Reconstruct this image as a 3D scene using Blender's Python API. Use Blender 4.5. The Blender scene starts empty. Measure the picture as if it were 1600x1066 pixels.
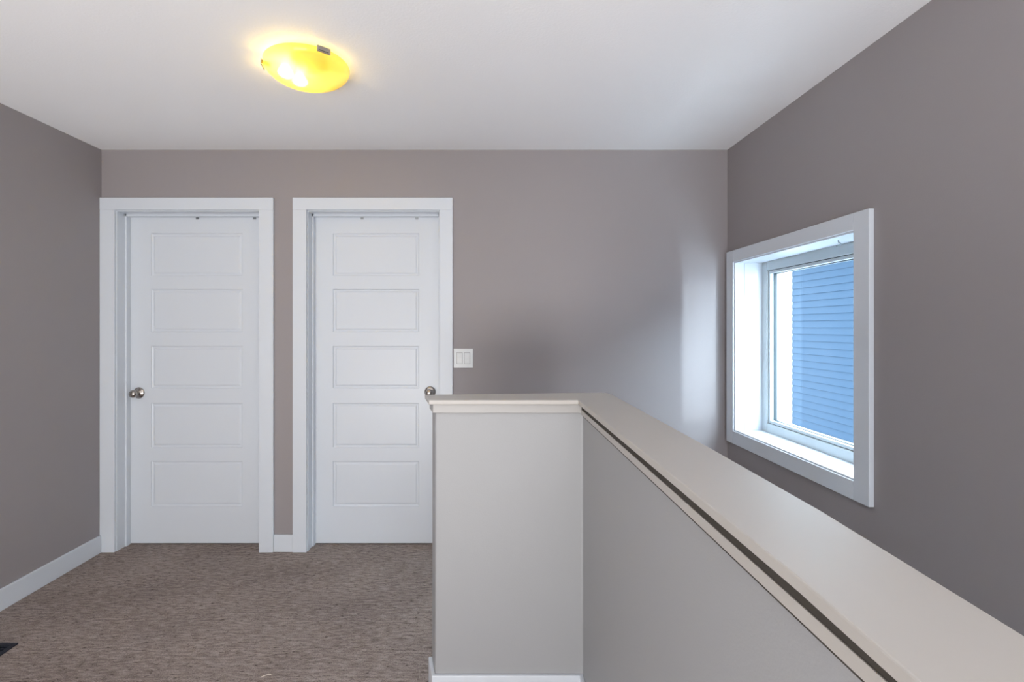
import bpy, bmesh, math, random
from mathutils import Vector, Matrix
random.seed(4)
S = bpy.context.scene
C = S.collection

# ------------------------------------------------------------------ camera
cd = bpy.data.cameras.new('camera'); cam = bpy.data.objects.new('camera', cd); C.objects.link(cam)
cam.location = (0, 0, 1.362); cam.rotation_euler = (math.pi/2, 0, 0)
cd.sensor_width = 36; cd.lens = 36*770/1600
cd.shift_x = 42/1600; cd.shift_y = -21/1600
cd.clip_start = 0.02; cd.clip_end = 500
S.camera = cam

# ------------------------------------------------------------------ world
W = bpy.data.worlds.new('world'); S.world = W; W.use_nodes = True
wn = W.node_tree.nodes; wl = W.node_tree.links
wn['Background'].inputs[0].default_value = (0.76, 0.88, 1.0, 1)
wn['Background'].inputs[1].default_value = 20

def light(name, kind, loc, rot, energy, color, size=None, size_y=None, angle=None, portal=False):
    l = bpy.data.lights.new(name, kind); o = bpy.data.objects.new(name, l); C.objects.link(o)
    o.location = loc; o.rotation_euler = rot; l.energy = energy; l.color = color
    if kind == 'AREA':
        l.shape = 'RECTANGLE'; l.size = size; l.size_y = size_y
        if portal: l.cycles.is_portal = True
    if kind == 'SUN': l.angle = angle
    return o
# low winter sun that comes down the gap between the houses, from behind the camera
sd = Vector((-0.485, 0.97, -0.05))
light('sun', 'SUN', (6, -12, 5), sd.to_track_quat('-Z', 'Y').to_euler(), 0.9, (.86, .94, 1), angle=math.radians(2))
# tall thin area light added outside for glare from the gap between the houses
light('gap_glare', 'AREA', (1.66+.485*10, 2.05-.97*10, 0.6), (math.radians(90), 0, math.radians(26.5)), 800, (.80, .91, 1), 0.25, 6.5)
# area light added behind the camera as fill; no window is built there
light('rear_fill', 'AREA', (-0.6, -3.35, 1.45), (math.radians(90), 0, 0), 15, (0.97, 0.98, 1.0), 3.0, 1.8)
# second added area light, aimed upward to brighten the ceiling
light('ceiling_fill', 'AREA', (-0.45, -1.9, 0.35), (math.radians(155), 0, 0), 200, (1.0, 0.985, 0.97), 2.6, 1.8)

S.view_settings.view_transform = 'Standard'
try: S.view_settings.look = 'None'
except Exception: pass
S.view_settings.exposure = 0.0
S.view_settings.gamma = 1.0
S.view_settings.use_curve_mapping = False

# ------------------------------------------------------------------ materials
def mat(name, col, rough=0.5, metal=0.0, bump=0.0, bscale=200, var=0.0, vscale=3.0, spec=0.5, stretch=(1, 1, 1)):
    m = bpy.data.materials.new(name); m.use_nodes = True
    nt = m.node_tree; N = nt.nodes; L = nt.links; b = N['Principled BSDF']
    b.inputs['Base Color'].default_value = (*col, 1); b.inputs['Roughness'].default_value = rough
    b.inputs['Metallic'].default_value = metal; b.inputs['Specular IOR Level'].default_value = spec
    tc = N.new('ShaderNodeTexCoord'); mp = N.new('ShaderNodeMapping'); mp.inputs['Scale'].default_value = stretch
    L.new(tc.outputs['Object'], mp.inputs[0])
    if bump:
        n = N.new('ShaderNodeTexNoise'); n.inputs['Scale'].default_value = bscale; n.inputs['Detail'].default_value = 3
        L.new(mp.outputs[0], n.inputs[0])
        bp = N.new('ShaderNodeBump'); bp.inputs['Strength'].default_value = bump; bp.inputs['Distance'].default_value = 0.002
        L.new(n.outputs[0], bp.inputs['Height']); L.new(bp.outputs[0], b.inputs['Normal'])
    if var:
        n = N.new('ShaderNodeTexNoise'); n.inputs['Scale'].default_value = vscale; n.inputs['Detail'].default_value = 4
        L.new(mp.outputs[0], n.inputs[0])
        mx = N.new('ShaderNodeMix'); mx.data_type = 'RGBA'
        mx.inputs[6].default_value = (*[c*(1-var) for c in col], 1); mx.inputs[7].default_value = (*[min(1, c*(1+var)) for c in col], 1)
        L.new(n.outputs[0], mx.inputs[0]); L.new(mx.outputs[2], b.inputs['Base Color'])
    return m

M_wall = mat('taupe_wall_paint', (0.305, 0.280, 0.285), 0.55, bump=0.12, bscale=260, var=0.015)
M_ceil = mat('ceiling_paint', (0.91, 0.91, 0.92), 0.9, bump=0.35, bscale=120, var=0.01)
M_trim = mat('white_trim_paint', (0.655, 0.70, 0.755), 0.35, bump=0.03, bscale=90)
M_half = mat('light_greige_paint', (0.345, 0.350, 0.360), 0.5, bump=0.12, bscale=240, var=0.012)
M_cap = mat('greige_cap_enamel', (0.46, 0.438, 0.412), 0.42, bump=0.04, bscale=60, var=0.02, vscale=5)
M_fascia = mat('fascia_enamel', (0.375, 0.365, 0.355), 0.4, bump=0.04, bscale=60)
M_vinyl = mat('window_vinyl', (0.56, 0.61, 0.63), 0.3)
M_gasket = mat('window_gasket', (0.03, 0.05, 0.06), 0.5)
M_nickel = mat('satin_nickel', (0.42, 0.39, 0.36), 0.22, metal=1.0, var=0.05, vscale=30)
M_plate = mat('switch_plastic', (0.74, 0.77, 0.78), 0.25)
M_line = mat('switch_gap', (0.25, 0.25, 0.26), 0.6)
M_vent = mat('dark_register_metal', (0.012, 0.014, 0.024), 0.4)
M_thread = mat('white_thread', (0.75, 0.68, 0.6), 0.8)
M_siding = mat('blue_grey_siding', (0.0095, 0.0225, 0.040), 0.7, spec=0.10, bump=0.3, bscale=14, var=0.10, vscale=5, stretch=(1, 1, 7))
M_white_ext = mat('white_exterior_trim', (0.8, 0.8, 0.8), 0.6, var=0.03)
M_roof = mat('grey_shingles', (0.18, 0.18, 0.2), 0.9, var=0.2, vscale=20)
M_snow = mat('snowy_ground', (0.85, 0.87, 0.9), 0.9, bump=0.3, bscale=4, var=0.04)
M_far = mat('pale_stucco', (0.78, 0.78, 0.78), 0.8, var=0.03)
M_farwin = mat('far_window', (0.35, 0.38, 0.40), 0.3)
M_steel = mat('hook_steel', (0.35, 0.37, 0.38), 0.3, metal=0.9)

def carpet_material():
    m = bpy.data.materials.new('striated_carpet'); m.use_nodes = True
    nt = m.node_tree; N = nt.nodes; L = nt.links; b = N['Principled BSDF']
    b.inputs['Roughness'].default_value = 0.95; b.inputs['Specular IOR Level'].default_value = 0.1
    tc = N.new('ShaderNodeTexCoord')
    def noise(scale, st, det=3, rough=.5):
        mp = N.new('ShaderNodeMapping'); mp.inputs['Scale'].default_value = st
        L.new(tc.outputs['Object'], mp.inputs[0])
        n = N.new('ShaderNodeTexNoise'); n.inputs['Scale'].default_value = scale
        n.inputs['Detail'].default_value = det; n.inputs['Roughness'].default_value = rough
        L.new(mp.outputs[0], n.inputs[0]); return n.outputs[0]
    rows = noise(1, (20, 80, 1), 4, .65)             # striations running left to right
    fine = noise(1, (190, 300, 1), 3, .8)         # loops
    fleck = noise(1, (42, 110, 1), 3)
    patch = noise(1, (2.2, 3.0, 1), 3)
    def ma(op, a, bb):
        x = N.new('ShaderNodeMath'); x.operation = op
        for i, v in enumerate((a, bb)):
            if isinstance(v, (int, float)): x.inputs[i].default_value = v
            else: L.new(v, x.inputs[i])
        return x.outputs[0]
    s = ma('ADD', ma('MULTIPLY', rows, .40), ma('MULTIPLY', fine, .55))
    s = ma('ADD', s, ma('MULTIPLY', patch, .12))
    r = N.new('ShaderNodeValToRGB'); L.new(s, r.inputs[0])
    r.color_ramp.elements[0].position = .43; r.color_ramp.elements[0].color = (0.153, 0.121, 0.109, 1)
    r.color_ramp.elements[1].position = .645; r.color_ramp.elements[1].color = (0.482, 0.405, 0.366, 1)
    e = r.color_ramp.elements.new(.535); e.color = (0.299, 0.244, 0.221, 1)
    d = N.new('ShaderNodeValToRGB'); L.new(fleck, d.inputs[0])
    d.color_ramp.elements[0].position = .33; d.color_ramp.elements[0].color = (.45, .43, .42, 1)
    d.color_ramp.elements[1].position = .40; d.color_ramp.elements[1].color = (1, 1, 1, 1)
    mx = N.new('ShaderNodeMix'); mx.data_type = 'RGBA'; mx.blend_type = 'MULTIPLY'; mx.inputs[0].default_value = 1
    L.new(r.outputs[0], mx.inputs[6]); L.new(d.outputs[0], mx.inputs[7]); L.new(mx.outputs[2], b.inputs['Base Color'])
    bp = N.new('ShaderNodeBump'); bp.inputs['Strength'].default_value = .8; bp.inputs['Distance'].default_value = .006
    L.new(s, bp.inputs['Height']); L.new(bp.outputs[0], b.inputs['Normal'])
    return m
M_carpet = carpet_material()

def glass_material():
    m = bpy.data.materials.new('window_glass'); m.use_nodes = True
    nt = m.node_tree; N = nt.nodes; L = nt.links; N.clear()
    out = N.new('ShaderNodeOutputMaterial'); t = N.new('ShaderNodeBsdfTransparent'); t.inputs[0].default_value = (.93, .97, .98, 1)
    g = N.new('ShaderNodeBsdfGlossy'); g.inputs['Roughness'].default_value = 0
    mx = N.new('ShaderNodeMixShader'); mx.inputs[0].default_value = .04; L.new(t.outputs[0], mx.inputs[1]); L.new(g.outputs[0], mx.inputs[2])
    L.new(mx.outputs[0], out.inputs[0]); return m
M_glass = glass_material()

def bowl_material():
    m = bpy.data.materials.new('amber_frosted_glass'); m.use_nodes = True
    nt = m.node_tree; N = nt.nodes; L = nt.links; N.clear()
    out = N.new('ShaderNodeOutputMaterial')
    t = N.new('ShaderNodeBsdfTranslucent'); t.inputs[0].default_value = (1.0, .84, .07, 1)
    d = N.new('ShaderNodeBsdfDiffuse'); d.inputs[0].default_value = (.80, .62, .14, 1)
    g = N.new('ShaderNodeBsdfGlossy'); g.inputs['Roughness'].default_value = .12; g.inputs[0].default_value = (1, 1, 1, 1)
    a = N.new('ShaderNodeMixShader'); a.inputs[0].default_value = .6; L.new(d.outputs[0], a.inputs[1]); L.new(t.outputs[0], a.inputs[2])
    f = N.new('ShaderNodeFresnel'); f.inputs[0].default_value = 1.45
    b = N.new('ShaderNodeMixShader'); L.new(f.outputs[0], b.inputs[0]); L.new(a.outputs[0], b.inputs[1]); L.new(g.outputs[0], b.inputs[2])
    rf = N.new('ShaderNodeBsdfRefraction'); rf.inputs['IOR'].default_value = 1.05; rf.inputs['Roughness'].default_value = .62; rf.inputs[0].default_value = (1, .98, .9, 1)
    c = N.new('ShaderNodeMixShader'); c.inputs[0].default_value = .58; L.new(b.outputs[0], c.inputs[1]); L.new(rf.outputs[0], c.inputs[2])
    L.new(c.outputs[0], out.inputs[0]); return m
M_bowl = bowl_material()

def emit(name, col, strength):
    m = bpy.data.materials.new(name); m.use_nodes = True
    b = m.node_tree.nodes['Principled BSDF']
    b.inputs['Base Color'].default_value = (*col, 1)
    b.inputs['Emission Color'].default_value = (*col, 1); b.inputs['Emission Strength'].default_value = strength
    return m
M_bulb = emit('lit_bulb', (1.0, .74, .24), 36)

# ------------------------------------------------------------------ helpers
def box(bm, x0, x1, y0, y1, z0, z1):
    v = [bm.verts.new(p) for p in ((x0, y0, z0), (x1, y0, z0), (x1, y1, z0), (x0, y1, z0), (x0, y0, z1), (x1, y0, z1), (x1, y1, z1), (x0, y1, z1))]
    for f in ((0, 3, 2, 1), (4, 5, 6, 7), (0, 1, 5, 4), (1, 2, 6, 5), (2, 3, 7, 6), (3, 0, 4, 7)):
        bm.faces.new([v[i] for i in f])

def prism(bm, pts, z0, z1):
    a = [bm.verts.new((x, y, z0)) for x, y in pts]; b = [bm.verts.new((x, y, z1)) for x, y in pts]
    n = len(pts)
    bm.faces.new(a[::-1]); bm.faces.new(b)
    for i in range(n): bm.faces.new((a[i], a[(i+1) % n], b[(i+1) % n], b[i]))

def lathe(bm, prof, n=48, axis='z', org=(0, 0, 0)):
    """prof: (radius, height) pairs; axis z or y (height runs along -y, out from a door)"""
    rings = []
    def P(r, h, a):
        c, s = r*math.cos(a), r*math.sin(a)
        if axis == 'z': p = (c, s, h)
        else: p = (c, -h, s)
        return (p[0]+org[0], p[1]+org[1], p[2]+org[2])
    for r, h in prof:
        if r < 1e-6: rings.append([bm.verts.new(P(0, h, 0))])
        else: rings.append([bm.verts.new(P(r, h, 2*math.pi*i/n)) for i in range(n)])
    for A, B in zip(rings, rings[1:]):
        for i in range(n):
            j = (i+1) % n
            if len(A) == 1 and len(B) == 1: continue
            if len(A) == 1: bm.faces.new((A[0], B[i], B[j]))
            elif len(B) == 1: bm.faces.new((A[i], A[j], B[0]))
            else: bm.faces.new((A[i], A[j], B[j], B[i]))

def tube(bm, pts, r, n=8):
    rings = []
    for k, p in enumerate(pts):
        p = Vector(p); t = (Vector(pts[min(k+1, len(pts)-1)]) - Vector(pts[max(k-1, 0)])).normalized()
        u = t.orthogonal().normalized() if k == 0 else (u - t*u.dot(t)).normalized()
        w = t.cross(u)
        rings.append([bm.verts.new(p + r*(u*math.cos(2*math.pi*i/n) + w*math.sin(2*math.pi*i/n))) for i in range(n)])
    for A, B in zip(rings, rings[1:]):
        for i in range(n): bm.faces.new((A[i], A[(i+1) % n], B[(i+1) % n], B[i]))
    bm.faces.new(rings[0][::-1]); bm.faces.new(rings[-1])

def obj(name, bm, m, parent=None, bevel=0, smooth=False, seg=2):
    bmesh.ops.recalc_face_normals(bm, faces=bm.faces)
    me = bpy.data.meshes.new(name); bm.to_mesh(me); bm.free()
    o = bpy.data.objects.new(name, me); C.objects.link(o)
    if m: me.materials.append(m)
    if smooth:
        for p in me.polygons: p.use_smooth = True
    if bevel:
        b = o.modifiers.new('bevel', 'BEVEL'); b.width = bevel; b.segments = seg; b.limit_method = 'ANGLE'; b.angle_limit = math.radians(40)
    if parent: o.parent = parent
    return o

def boxes(name, m, bs, parent=None, bevel=0):
    bm = bmesh.new()
    for b in bs: box(bm, *b)
    return obj(name, bm, m, parent, bevel)

def struct(o, label=None):
    o['kind'] = 'structure'
    if label: o['label'] = label; 
    return o

def empty(name, loc=(0, 0, 0)):
    o = bpy.data.objects.new(name, None); C.objects.link(o); o.location = loc; o.empty_display_size = .1
    return o

def tag(o, label, cat, group=None):
    o['label'] = label; o['category'] = cat
    if group: o['group'] = group
    return o

# ------------------------------------------------------------------ room shell
XL, XR, YB, YR, ZC = -2.335, 1.475, 3.0, -3.5, 2.444
ZL = -2.75                                           # level below, down the stairs
D1 = (-2.243, -1.372); D2 = (-1.080, -0.277); DH = 2.074   # door openings
WY = (1.950, 2.893); WZ = (0.757, 1.745)             # window opening

struct(boxes('wall_back', M_wall, [
    (XL-.12, D1[0], YB, YB+.14, 0, DH), (D1[1], D2[0], YB, YB+.14, 0, DH), (D2[1], XR+.2, YB, YB+.14, 0, DH),
    (XL-.12, XR+.2, YB, YB+.14, DH, ZC), (-.2, XR+.2, YB, YB+.14, ZL, 0),
    (XL-.12, XR+.2, YB+.30, YB+.34, -.3, ZC+.1)]), 'taupe painted back wall with two white doors and a light switch')
struct(boxes('wall_left', M_wall, [(XL-.12, XL, YR, YB, -.3, ZC)]), 'taupe painted wall on the left of the landing')
struct(boxes('wall_right', M_wall, [
    (XR, XR+.2, YR, WY[0], ZL, ZC), (XR, XR+.2, WY[1], YB, ZL, ZC),
    (XR, XR+.2, WY[0], WY[1], ZL, WZ[0]), (XR, XR+.2, WY[0], WY[1], WZ[1], ZC)]), 'taupe painted wall on the right with the stair window')
struct(boxes('wall_rear', M_wall, [(XL-.12, XR+.2, YR-.12, YR, ZL, ZC)]), 'taupe painted wall behind the camera')
struct(boxes('ceiling', M_ceil, [(XL-.12, XR+.2, YR-.12, YB+.34, ZC, ZC+.12)]), 'flat white ceiling with light texture')
struct(boxes('floor', M_carpet, [(XL, .36, YR, 1.86, -.28, 0), (XL, -.2, 1.86, YB+.30, -.28, 0)]), 'brown grey striated loop carpet on the landing')

# ------------------------------------------------------------------ half wall round the stairwell
wall_pts = [(-.181, 1.790), (.3557, 1.790), (.350, .95), (.345, .40), (.342, 0), (.340, -1.4),
            (.425, -1.4), (.432, 0), (.442, .42), (.463, .70), (.472, 1.09), (.477, 1.940), (-.2025, 1.885)]
bm = bmesh.new(); prism(bm, wall_pts, ZL, 1.086)
struct(obj('wall_middle', bm, M_half, bevel=.006), 'light greige half wall bending round the stairwell')
cap_pts = [(-.202, 1.765), (.3337, 1.765), (.3300, .95), (.3257, .51), (.3187, .361), (.3165, 0), (.316, -1.42),
           (.445, -1.42), (.447, .1), (.4555, .4165), (.4770, .695), (.4870, 1.088), (.4925, 1.90), (.490, 1.935), (.480, 1.960), (.462, 1.972), (-.233, 1.907)]
bm = bmesh.new(); prism(bm, cap_pts, 1.086, 1.102)
struct(obj('trim_1', bm, M_cap, bevel=.0022), 'smooth greige wooden cap on the half wall')
# fascia boards under the cap
def strip(pts, off0, off1):
    """closed polygon following pts (walked with the outer side on the right), from off0 to off1 outwards"""
    out = []
    for k, p in enumerate(pts):
        p = Vector(p); a = Vector(pts[max(k-1, 0)]); b = Vector(pts[min(k+1, len(pts)-1)])
        n1 = (p-a).normalized() if k else (b-p).normalized(); n2 = (b-p).normalized() if k < len(pts)-1 else n1
        r1 = Vector((n1.y, -n1.x)); r2 = Vector((n2.y, -n2.x)); r = (r1+r2); r = r/(r.length_squared/2)
        out.append((p + r*off0, p + r*off1))
    return [tuple(a) for a, b in out] + [tuple(b) for a, b in reversed(out)]
bm = bmesh.new()
prism(bm, strip([(-.2025, 1.885), (-.181, 1.790), (.3557, 1.790)], -.0, .010), 1.053, 1.086)
o1 = obj('trim_2', bm, M_fascia, bevel=.0015); struct(o1, 'fascia strip under the cap on the short leg of the half wall')
bm = bmesh.new()
prism(bm, strip([(.3557, 1.781), (.350, .95), (.345, .40), (.342, 0), (.340, -1.4)], .0, .009), 1.0480, 1.0650)
o1 = obj('trim_3', bm, M_cap); struct(o1, 'fascia strip under the cap on the long leg of the half wall')

M_shade_gap = mat('dark_shade_and_joint', (0.05, 0.043, 0.036), 0.9)
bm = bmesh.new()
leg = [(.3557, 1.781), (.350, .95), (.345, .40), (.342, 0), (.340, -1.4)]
prism(bm, strip(leg, .0, .0075), 1.0650, 1.0850)  # shade under the cap overhang, put in as a dark strip
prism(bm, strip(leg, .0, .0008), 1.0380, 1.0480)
struct(obj('trim_4', bm, M_shade_gap), 'dark strips along the long fascia, painted shade under the cap above and an open joint below')

# ------------------------------------------------------------------ baseboards
def base(name, pts, label):
    bm = bmesh.new(); prism(bm, strip(pts, 0, .014), 0, .105)
    struct(obj(name, bm, M_trim, bevel=.003), label)
base('baseboard_left', [(XL, YB-.018), (XL, YR)][::-1], 'white baseboard along the left wall')
base('baseboard_back', [(D1[1]+.090, YB), (D2[0]-.087, YB)], 'short white baseboard between the two doors')
base('baseboard_middle', [(-.2025, 1.885), (-.181, 1.790), (.3557, 1.790), (.350, .95), (.345, .40), (.340, -1.4)], 'white baseboard round the foot of the half wall')

# ------------------------------------------------------------------ stairs (hidden behind the half wall)
st = struct(empty('stairs', (0, 0, 0)), 'carpeted stairs going down behind the half wall')
for k in range(3):
    boxes('step', M_carpet, [(-.2+.225*k, -.2+.225*(k+1)+.02, 1.96, YB, ZL, -.19*(k+1))], st)
boxes('step', M_carpet, [(.475, XR, 1.96, YB, ZL, -.76)], st)
for k in range(9):
    boxes('step', M_carpet, [(.475, XR, 1.96-.26*(k+1)-.02, 1.96-.26*k, ZL, -.76-.19*(k+1))], st)
struct(boxes('floor_lower', M_carpet, [(.3, XR, YR, YB, ZL-.1, ZL)]), 'carpeted floor at the bottom of the stairs')

# ------------------------------------------------------------------ doors
def door_leaf_and_panels(root, x0, x1, px0, px1, yf, zb, zt):
    rows = [(1.688, 1.955), (1.334, 1.604), (.979, 1.246), (.607, .887), (.236, .521)]
    bs = [(x0, px0, yf, yf+.035, zb, zt), (px1, x1, yf, yf+.035, zb, zt)]
    zs = zt
    for a, b in rows: bs.append((px0, px1, yf, yf+.035, b, zs)); zs = a
    bs.append((px0, px1, yf, yf+.035, zb, zs))
    leaf = boxes('door_leaf', M_trim, bs, root)
    for a, b in rows:
        bm = bmesh.new(); prev = None
        for ins, d in ((0, 0), (.002, .006), (.007, .0085), (.013, .0085), (.021, .004), (.025, .0035)):
            r = [bm.verts.new(p) for p in ((px0+ins, yf+d, a+ins), (px1-ins, yf+d, a+ins), (px1-ins, yf+d, b-ins), (px0+ins, yf+d, b-ins))]
            if prev:
                for i in range(4): bm.faces.new((prev[i], prev[(i+1) % 4], r[(i+1) % 4], r[i]))
            prev = r
        bm.faces.new(prev)
        r2 = [bm.verts.new(p) for p in ((px0, yf+.03, a), (px1, yf+.03, a), (px1, yf+.03, b), (px0, yf+.03, b))]
        bm.faces.new(r2)
        obj('door_panel', bm, M_trim, leaf)
    return leaf

def door(n, op, outer, px, knob_x, side, label):
    root = struct(empty('door_%d' % n, ((op[0]+op[1])/2, YB, 0)), label)
    inv = Matrix.Translation(-root.location)
    yf = 3.100
    leaf = (door_leaf_and_panels(root, op[0]+.003, op[1]-.003, px[0], px[1], yf, .006, DH-.008))
    # jambs with stop
    bs = [(op[0]-.001, op[0]+.004, YB-.004, YB+.145, 0, DH), (op[1]-.004, op[1]+.001, YB-.004, YB+.145, 0, DH), (op[0], op[1], YB-.004, YB+.145, DH-.006, DH+.001),
          (op[0]+.003, op[0]+.014, yf-.037, yf-.002, 0, DH-.005), (op[1]-.014, op[1]-.003, yf-.037, yf-.002, 0, DH-.005), (op[0]+.003, op[1]-.003, yf-.037, yf-.002, DH-.020, DH-.005)]
    boxes('door_frame', M_trim, bs, root, .0012)
    # casing boards, flat stock with eased edges
    ct = 2.1495
    boxes('casing_board', M_trim, [(outer[0], op[0]-.002, YB-.018, YB, 0, DH+.001)], root, .002)
    boxes('casing_board', M_trim, [(op[1]+.002, outer[1], YB-.018, YB, 0, DH+.001)], root, .002)
    boxes('casing_board', M_trim, [(outer[0], outer[1], YB-.0185, YB, DH+.001, ct)], root, .002)
    # small metal tabs on the head of the frame
    for tx in ((-1.808, -1.449) if n == 1 else (-.773, -.429)):
        boxes('metal_tab', M_steel, [(tx-.009, tx+.009, yf-.005, yf, DH-.032, DH-.020)], root)['label'] = 'small grey metal tab at the top of the door'
    # knob
    kz = .951 if n == 1 else .957
    bm = bmesh.new()
    lathe(bm, [(0, 0), (.034, 0), (.0355, .003), (.033, .008), (.023, .011), (.013, .013), (.0115, .028), (.011, .034)], 40, 'y', (knob_x, yf, kz))
    rose = obj('knob_rose', bm, M_nickel, leaf, smooth=True); rose['label'] = 'brushed nickel knob rose'
    bm = bmesh.new()
    lathe(bm, [(.011, .026), (.014, .030), (.020, .036), (.0240, .046), (.0248, .054), (.022, .063), (.016, .070), (.007, .0725), (0, .073)], 40, 'y', (knob_x, yf, kz))
    kn = obj('door_knob', bm, M_nickel, leaf, smooth=True); kn['label'] = 'brushed nickel door knob'
    for ch in list(root.children): ch.matrix_parent_inverse = inv
    return root
door(1, D1, (XL+.001, -1.283), (-2.101, -1.526), -2.176, 'L', 'white five panel door at the left end of the back wall')
door(2, D2, (-1.166, -.197), (-.957, -.416), -.346, 'R', 'white five panel door behind the half wall, next to the light switch')

# ------------------------------------------------------------------ window
w1 = struct(empty('window_1', (XR, 2.42, WZ[0])), 'white framed stair window looking onto a blue sided house')
winv = Matrix.Translation(-w1.location)
def wrect(X0, X1, y0, y1, z0, z1, t):
    """four bars of width t round the inside of a rectangle in the wall plane"""
    return [(X0, X1, y0, y0+t, z0, z1), (X0, X1, y1-t, y1, z0, z1), (X0, X1, y0+t, y1-t, z0, z0+t), (X0, X1, y0+t, y1-t, z1-t, z1)]
oy0, oy1, oz0, oz1 = 1.868, 2.973, .680, 1.815
F = XR-.020
boxes('casing_board', M_trim, [(F, XR, oy0, WY[0]-.002, oz0, oz1)], w1, .002)
boxes('casing_board', M_trim, [(F, XR, WY[1]+.002, oy1, oz0, oz1)], w1, .002)
boxes('casing_board', M_trim, [(F, XR, WY[0]-.002, WY[1]+.002, oz0, WZ[0]-.002)], w1, .002)
boxes('casing_board', M_trim, [(F, XR, WY[0]-.002, WY[1]+.002, WZ[1]+.002, oz1)], w1, .002)
boxes('window_jamb', M_trim, wrect(XR-.012, 1.5185, WY[0]-.004, WY[1]+.004, WZ[0]-.004, WZ[1]+.004, .010) +
      wrect(1.5215, 1.66, WY[0]-.006, WY[1]+.006, WZ[0]-.006, WZ[1]+.006, .010), w1, .0012)
boxes('window_frame', M_vinyl, wrect(1.623, 1.70, WY[0], WY[1], WZ[0], WZ[1], .055), w1, .003)
boxes('gasket', M_gasket, wrect(1.634, 1.69, WY[0]+.053, WY[1]-.053, WZ[0]+.053, WZ[1]-.053, .005), w1)
boxes('window_sash', M_vinyl, wrect(1.630, 1.69, WY[0]+.058, WY[1]-.058, WZ[0]+.058, WZ[1]-.058, .016), w1, .002)
boxes('glazing_bead', M_gasket, wrect(1.650, 1.668, WY[0]+.0735, WY[1]-.0735, WZ[0]+.0735, WZ[1]-.0735, .0035), w1)
boxes('glass_pane', M_glass, [(1.656, 1.660, WY[0]+.070, WY[1]-.070, WZ[0]+.070, WZ[1]-.070)], w1)
for ch in w1.children: ch.matrix_parent_inverse = winv

# cup hook screwed into the head of the window opening
bm = bmesh.new()
hx, hy, hz = 1.533, 2.139, WZ[1]-.003
pts = [(hx, hy, hz), (hx, hy, hz-.010)]
for i in range(13):
    a = math.radians(90 - i*20)
    q = .0095*math.cos(a)
    pts.append((hx+q*.81, hy-q*.58, hz-.0195+.0095*math.sin(a)))
tube(bm, pts, .0019); lathe(bm, [(0, 0), (.004, 0), (.004, -.0015), (0, -.0015)], 16, 'z', (hx, hy, hz))
tag(obj('cup_hook', bm, M_steel, smooth=True), 'small steel cup hook screwed into the top of the window opening', 'hook')

# ------------------------------------------------------------------ light switch
sx, sz = -.1325, 1.1755
sw = tag(empty('light_switch', (sx, YB, sz)), 'white two gang rocker light switch on the wall right of the second door', 'light switch')
def swp(name, m, bs, bev=0):
    o = boxes(name, m, bs, sw, bev); o.matrix_parent_inverse = Matrix.Translation(-sw.location); return o
swp('switch_plate', M_plate, [(sx-.059, sx+.059, YB-.006, YB, sz-.0585, sz+.0585)], .002)
for dx in (-.023, .023):
    swp('rocker_surround', M_line, [(sx+dx-.0178, sx+dx+.0178, YB-.0066, YB-.004, sz-.0345, sz+.0345)])
    bm = bmesh.new(); c = sx+dx
    prof = [(YB-.0075, -.0325), (YB-.0105, 0), (YB-.0078, .0325)]
    for xx in (c-.0160, c+.0160):
        pass
    a = [[bm.verts.new((xx, yy, sz+zz)) for yy, zz in prof] + [bm.verts.new((xx, YB-.004, sz+.0325)), bm.verts.new((xx, YB-.004, sz-.0325))] for xx in (c-.0160, c+.0160)]
    bm.faces.new(a[0]); bm.faces.new(a[1][::-1])
    for i in range(5): bm.faces.new((a[0][i], a[0][(i+1) % 5], a[1][(i+1) % 5], a[1][i]))
    o = obj('rocker', bm, M_plate, sw, .0006); o.matrix_parent_inverse = Matrix.Translation(-sw.location)
    for dz in (-.048, .048):
        bm = bmesh.new(); lathe(bm, [(0, .0072), (.003, .0070), (.0033, .006)], 12, 'y', (c, YB, sz+dz))
        o = obj('screw', bm, M_plate, sw); o.matrix_parent_inverse = Matrix.Translation(-sw.location)

# ------------------------------------------------------------------ ceiling light
LX, LY = -.718, 1.990
lamp = tag(empty('ceiling_light', (LX, LY, ZC)), 'lit amber glass bowl light flush on the white ceiling', 'ceiling light')
R = .166
bm = bmesh.new(); lathe(bm, [(0, -.001), (.060, -.001), (.062, -.012), (.050, -.020), (0, -.022)], 48)
o = obj('ceiling_pan', bm, M_plate, lamp, smooth=True)
bm = bmesh.new()
prof = [(R-.001, -.026), (R, -.028)]
for i in range(1, 17):
    a = i/16*math.pi/2
    prof.append((R*math.cos(a)**.9 if i < 16 else 0, -.028-.070*math.sin(a)))
inner = [(max(0, r-.003), h+.003) for r, h in reversed(prof[2:])]
inner[0] = (0, inner[0][1])
lathe(bm, prof + inner + [(R-.004, -.026), (R-.001, -.026)], 72)
o = obj('glass_bowl', bm, M_bowl, lamp, smooth=True)
for ang in (-50, 70, 190):
    a = math.radians(ang); bm = bmesh.new()
    box(bm, R-.030, R+.004, -.014, .014, -.0245, -.0225)
    box(bm, R+.001, R+.005, -.026, .026, -.046, -.0225)
    box(bm, R+.002, R+.007, -.019, .019, -.040, -.031)
    bmesh.ops.rotate(bm, verts=bm.verts, matrix=Matrix.Rotation(a, 3, 'Z'))
    obj('clip', bm, M_nickel, lamp, .0008)['label'] = 'brushed metal clip holding the glass bowl'
for bx, by in ((-.082, -.008), (-.048, .052)):
    bm = bmesh.new(); lathe(bm, [(0, -.072), (.010, -.070), (.022, -.063), (.030, -.050), (.022, -.034), (.012, -.016), (0, -.012)], 24, 'z', (bx, by, 0))
    obj('bulb', bm, M_bulb, lamp, smooth=True)

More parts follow.
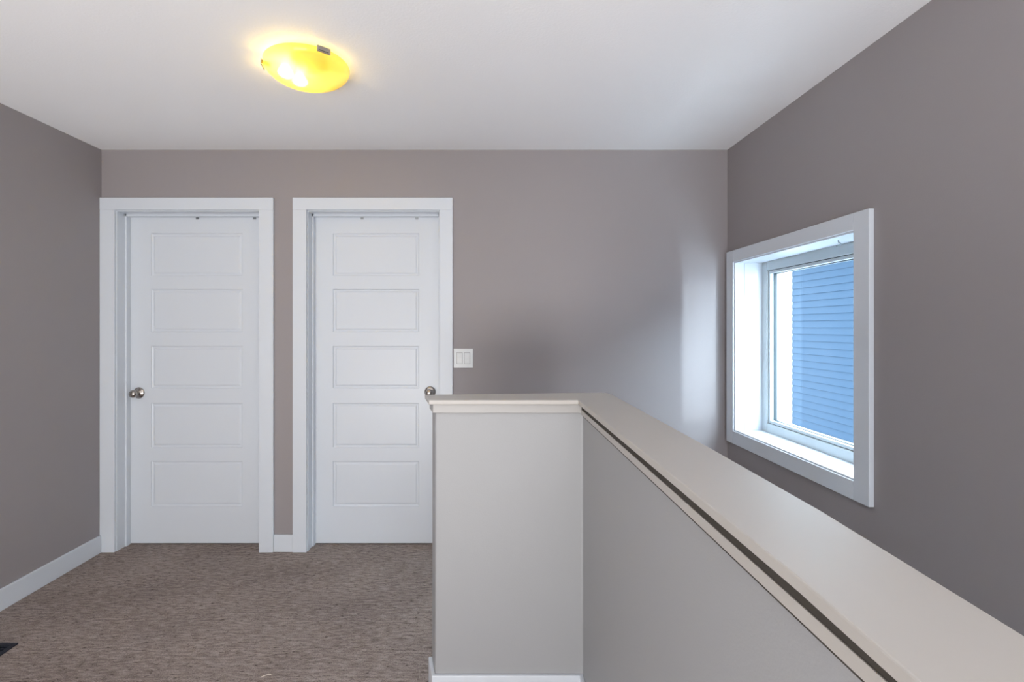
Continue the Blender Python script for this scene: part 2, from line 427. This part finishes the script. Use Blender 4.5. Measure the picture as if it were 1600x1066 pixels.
# ------------------------------------------------------------------ floor register
rg = tag(empty('floor_register', (-2.070, 1.98, 0)), 'dark metal floor register in the carpet near the left wall', 'floor vent')
o = boxes('register_frame', M_vent, [(-.062, -.045, -.14, .14, 0, .006), (.045, .062, -.14, .14, 0, .006), (-.045, .045, -.14, -.123, 0, .006), (-.045, .045, .123, .14, 0, .006), (-.045, .045, -.123, .123, 0, .001)], rg, .001)
for k in range(14):
    boxes('slat', M_vent, [(-.045, .045, -.117+k*.0178, -.111+k*.0178, .001, .005)], rg)
# threads on the carpet
bm = bmesh.new()
p0 = Vector((-.87, 1.915, .004))
tube(bm, [p0+Vector((0, 0, 0)), p0+Vector((.012, .003, .003)), p0+Vector((.024, .011, .002)), p0+Vector((.034, .012, .001))], .0013, 6)
tag(obj('thread', bm, M_thread, smooth=True), 'short pale thread lying on the carpet', 'thread')

# ------------------------------------------------------------------ outside
struct(boxes('ground', M_snow, [(1.9, 160, -60, 160, -3.2, -3.0)]), 'pale snowy ground between the houses')
HX, HY0, HY1 = 4.90, -3.9, 7.90
nb = tag(empty('house', (HX, 2, -3)), 'blue grey sided neighbouring house seen through the stair window', 'house')
ninv = Matrix.Translation(-nb.location)
def npart(o): o.matrix_parent_inverse = ninv; return o
npart(boxes('wall', M_siding, [(HX+.02, HX+8, HY0, HY1, -3, 2.5)], nb))
bm = bmesh.new()
a = [bm.verts.new((x, y, z)) for y in (HY0+.06, HY1-.05) for x, z in ((-.004, 0), (-.004+.003, -.003), (.02, -.003), (.02, .100), (.010, .100))]
bm.faces.new(a[:5]); bm.faces.new(a[5:][::-1])
for i in range(5): bm.faces.new((a[i], a[(i+1) % 5], a[5+(i+1) % 5], a[5+i]))
board = obj('siding_board', bm, M_siding, nb); board.location = (HX-.012, 0, -3.0); npart(board)
for k in range(1, 54):
    c = board.copy(); C.objects.link(c); c.parent = nb; c.location = (HX-.012, 0, -3.0+.1015*k); npart(c)
npart(boxes('corner_board', M_white_ext, [(HX-.02, HX+.10, HY1-.05, HY1+.02, -3, 2.5)], nb))
npart(boxes('corner_board', M_white_ext, [(HX-.02, HX+.10, HY0-.02, HY0+.06, -3, 2.5)], nb))
npart(boxes('soffit', M_white_ext, [(HX-.30, HX+8.3, HY0-.3, HY1+.10, 2.48, 2.62)], nb))
bm = bmesh.new()
r = [bm.verts.new(p) for p in ((HX-.35, HY0-.35, 2.62), (HX+8.35, HY0-.35, 2.62), (HX+8.35, HY1+.15, 2.62), (HX-.35, HY1+.15, 2.62), (HX+4, HY0+3, 4.6), (HX+4, HY1-3, 4.6))]
for f in ((0, 1, 4), (1, 2, 5, 4), (2, 3, 5), (3, 0, 4, 5), (0, 3, 2, 1)): bm.faces.new([r[i] for i in f])
npart(obj('roof', bm, M_roof, nb))

fh = tag(empty('house', (38, 62, -3)), 'pale distant house glimpsed left of the blue siding', 'house')
finv = Matrix.Translation(-fh.location)
def fpart(o): o.matrix_parent_inverse = finv; return o
fpart(boxes('wall', M_far, [(33, 43, 60, 68, -3, 1.1)], fh))
bm = bmesh.new()
r = [bm.verts.new(p) for p in ((32.6, 59.6, 1.1), (43.4, 59.6, 1.1), (43.4, 68.4, 1.1), (32.6, 68.4, 1.1), (32.6, 64, 2.4), (43.4, 64, 2.4))]
for f in ((0, 1, 5, 4), (2, 3, 4, 5), (0, 4, 3), (1, 2, 5), (0, 3, 2, 1)): bm.faces.new([r[i] for i in f])
fpart(obj('roof', bm, M_far, fh))
for x0 in (35.4, 39.2):
    fpart(boxes('window', M_farwin, [(x0, x0+1.0, 59.95, 60.0, -.2, .9)], fh))
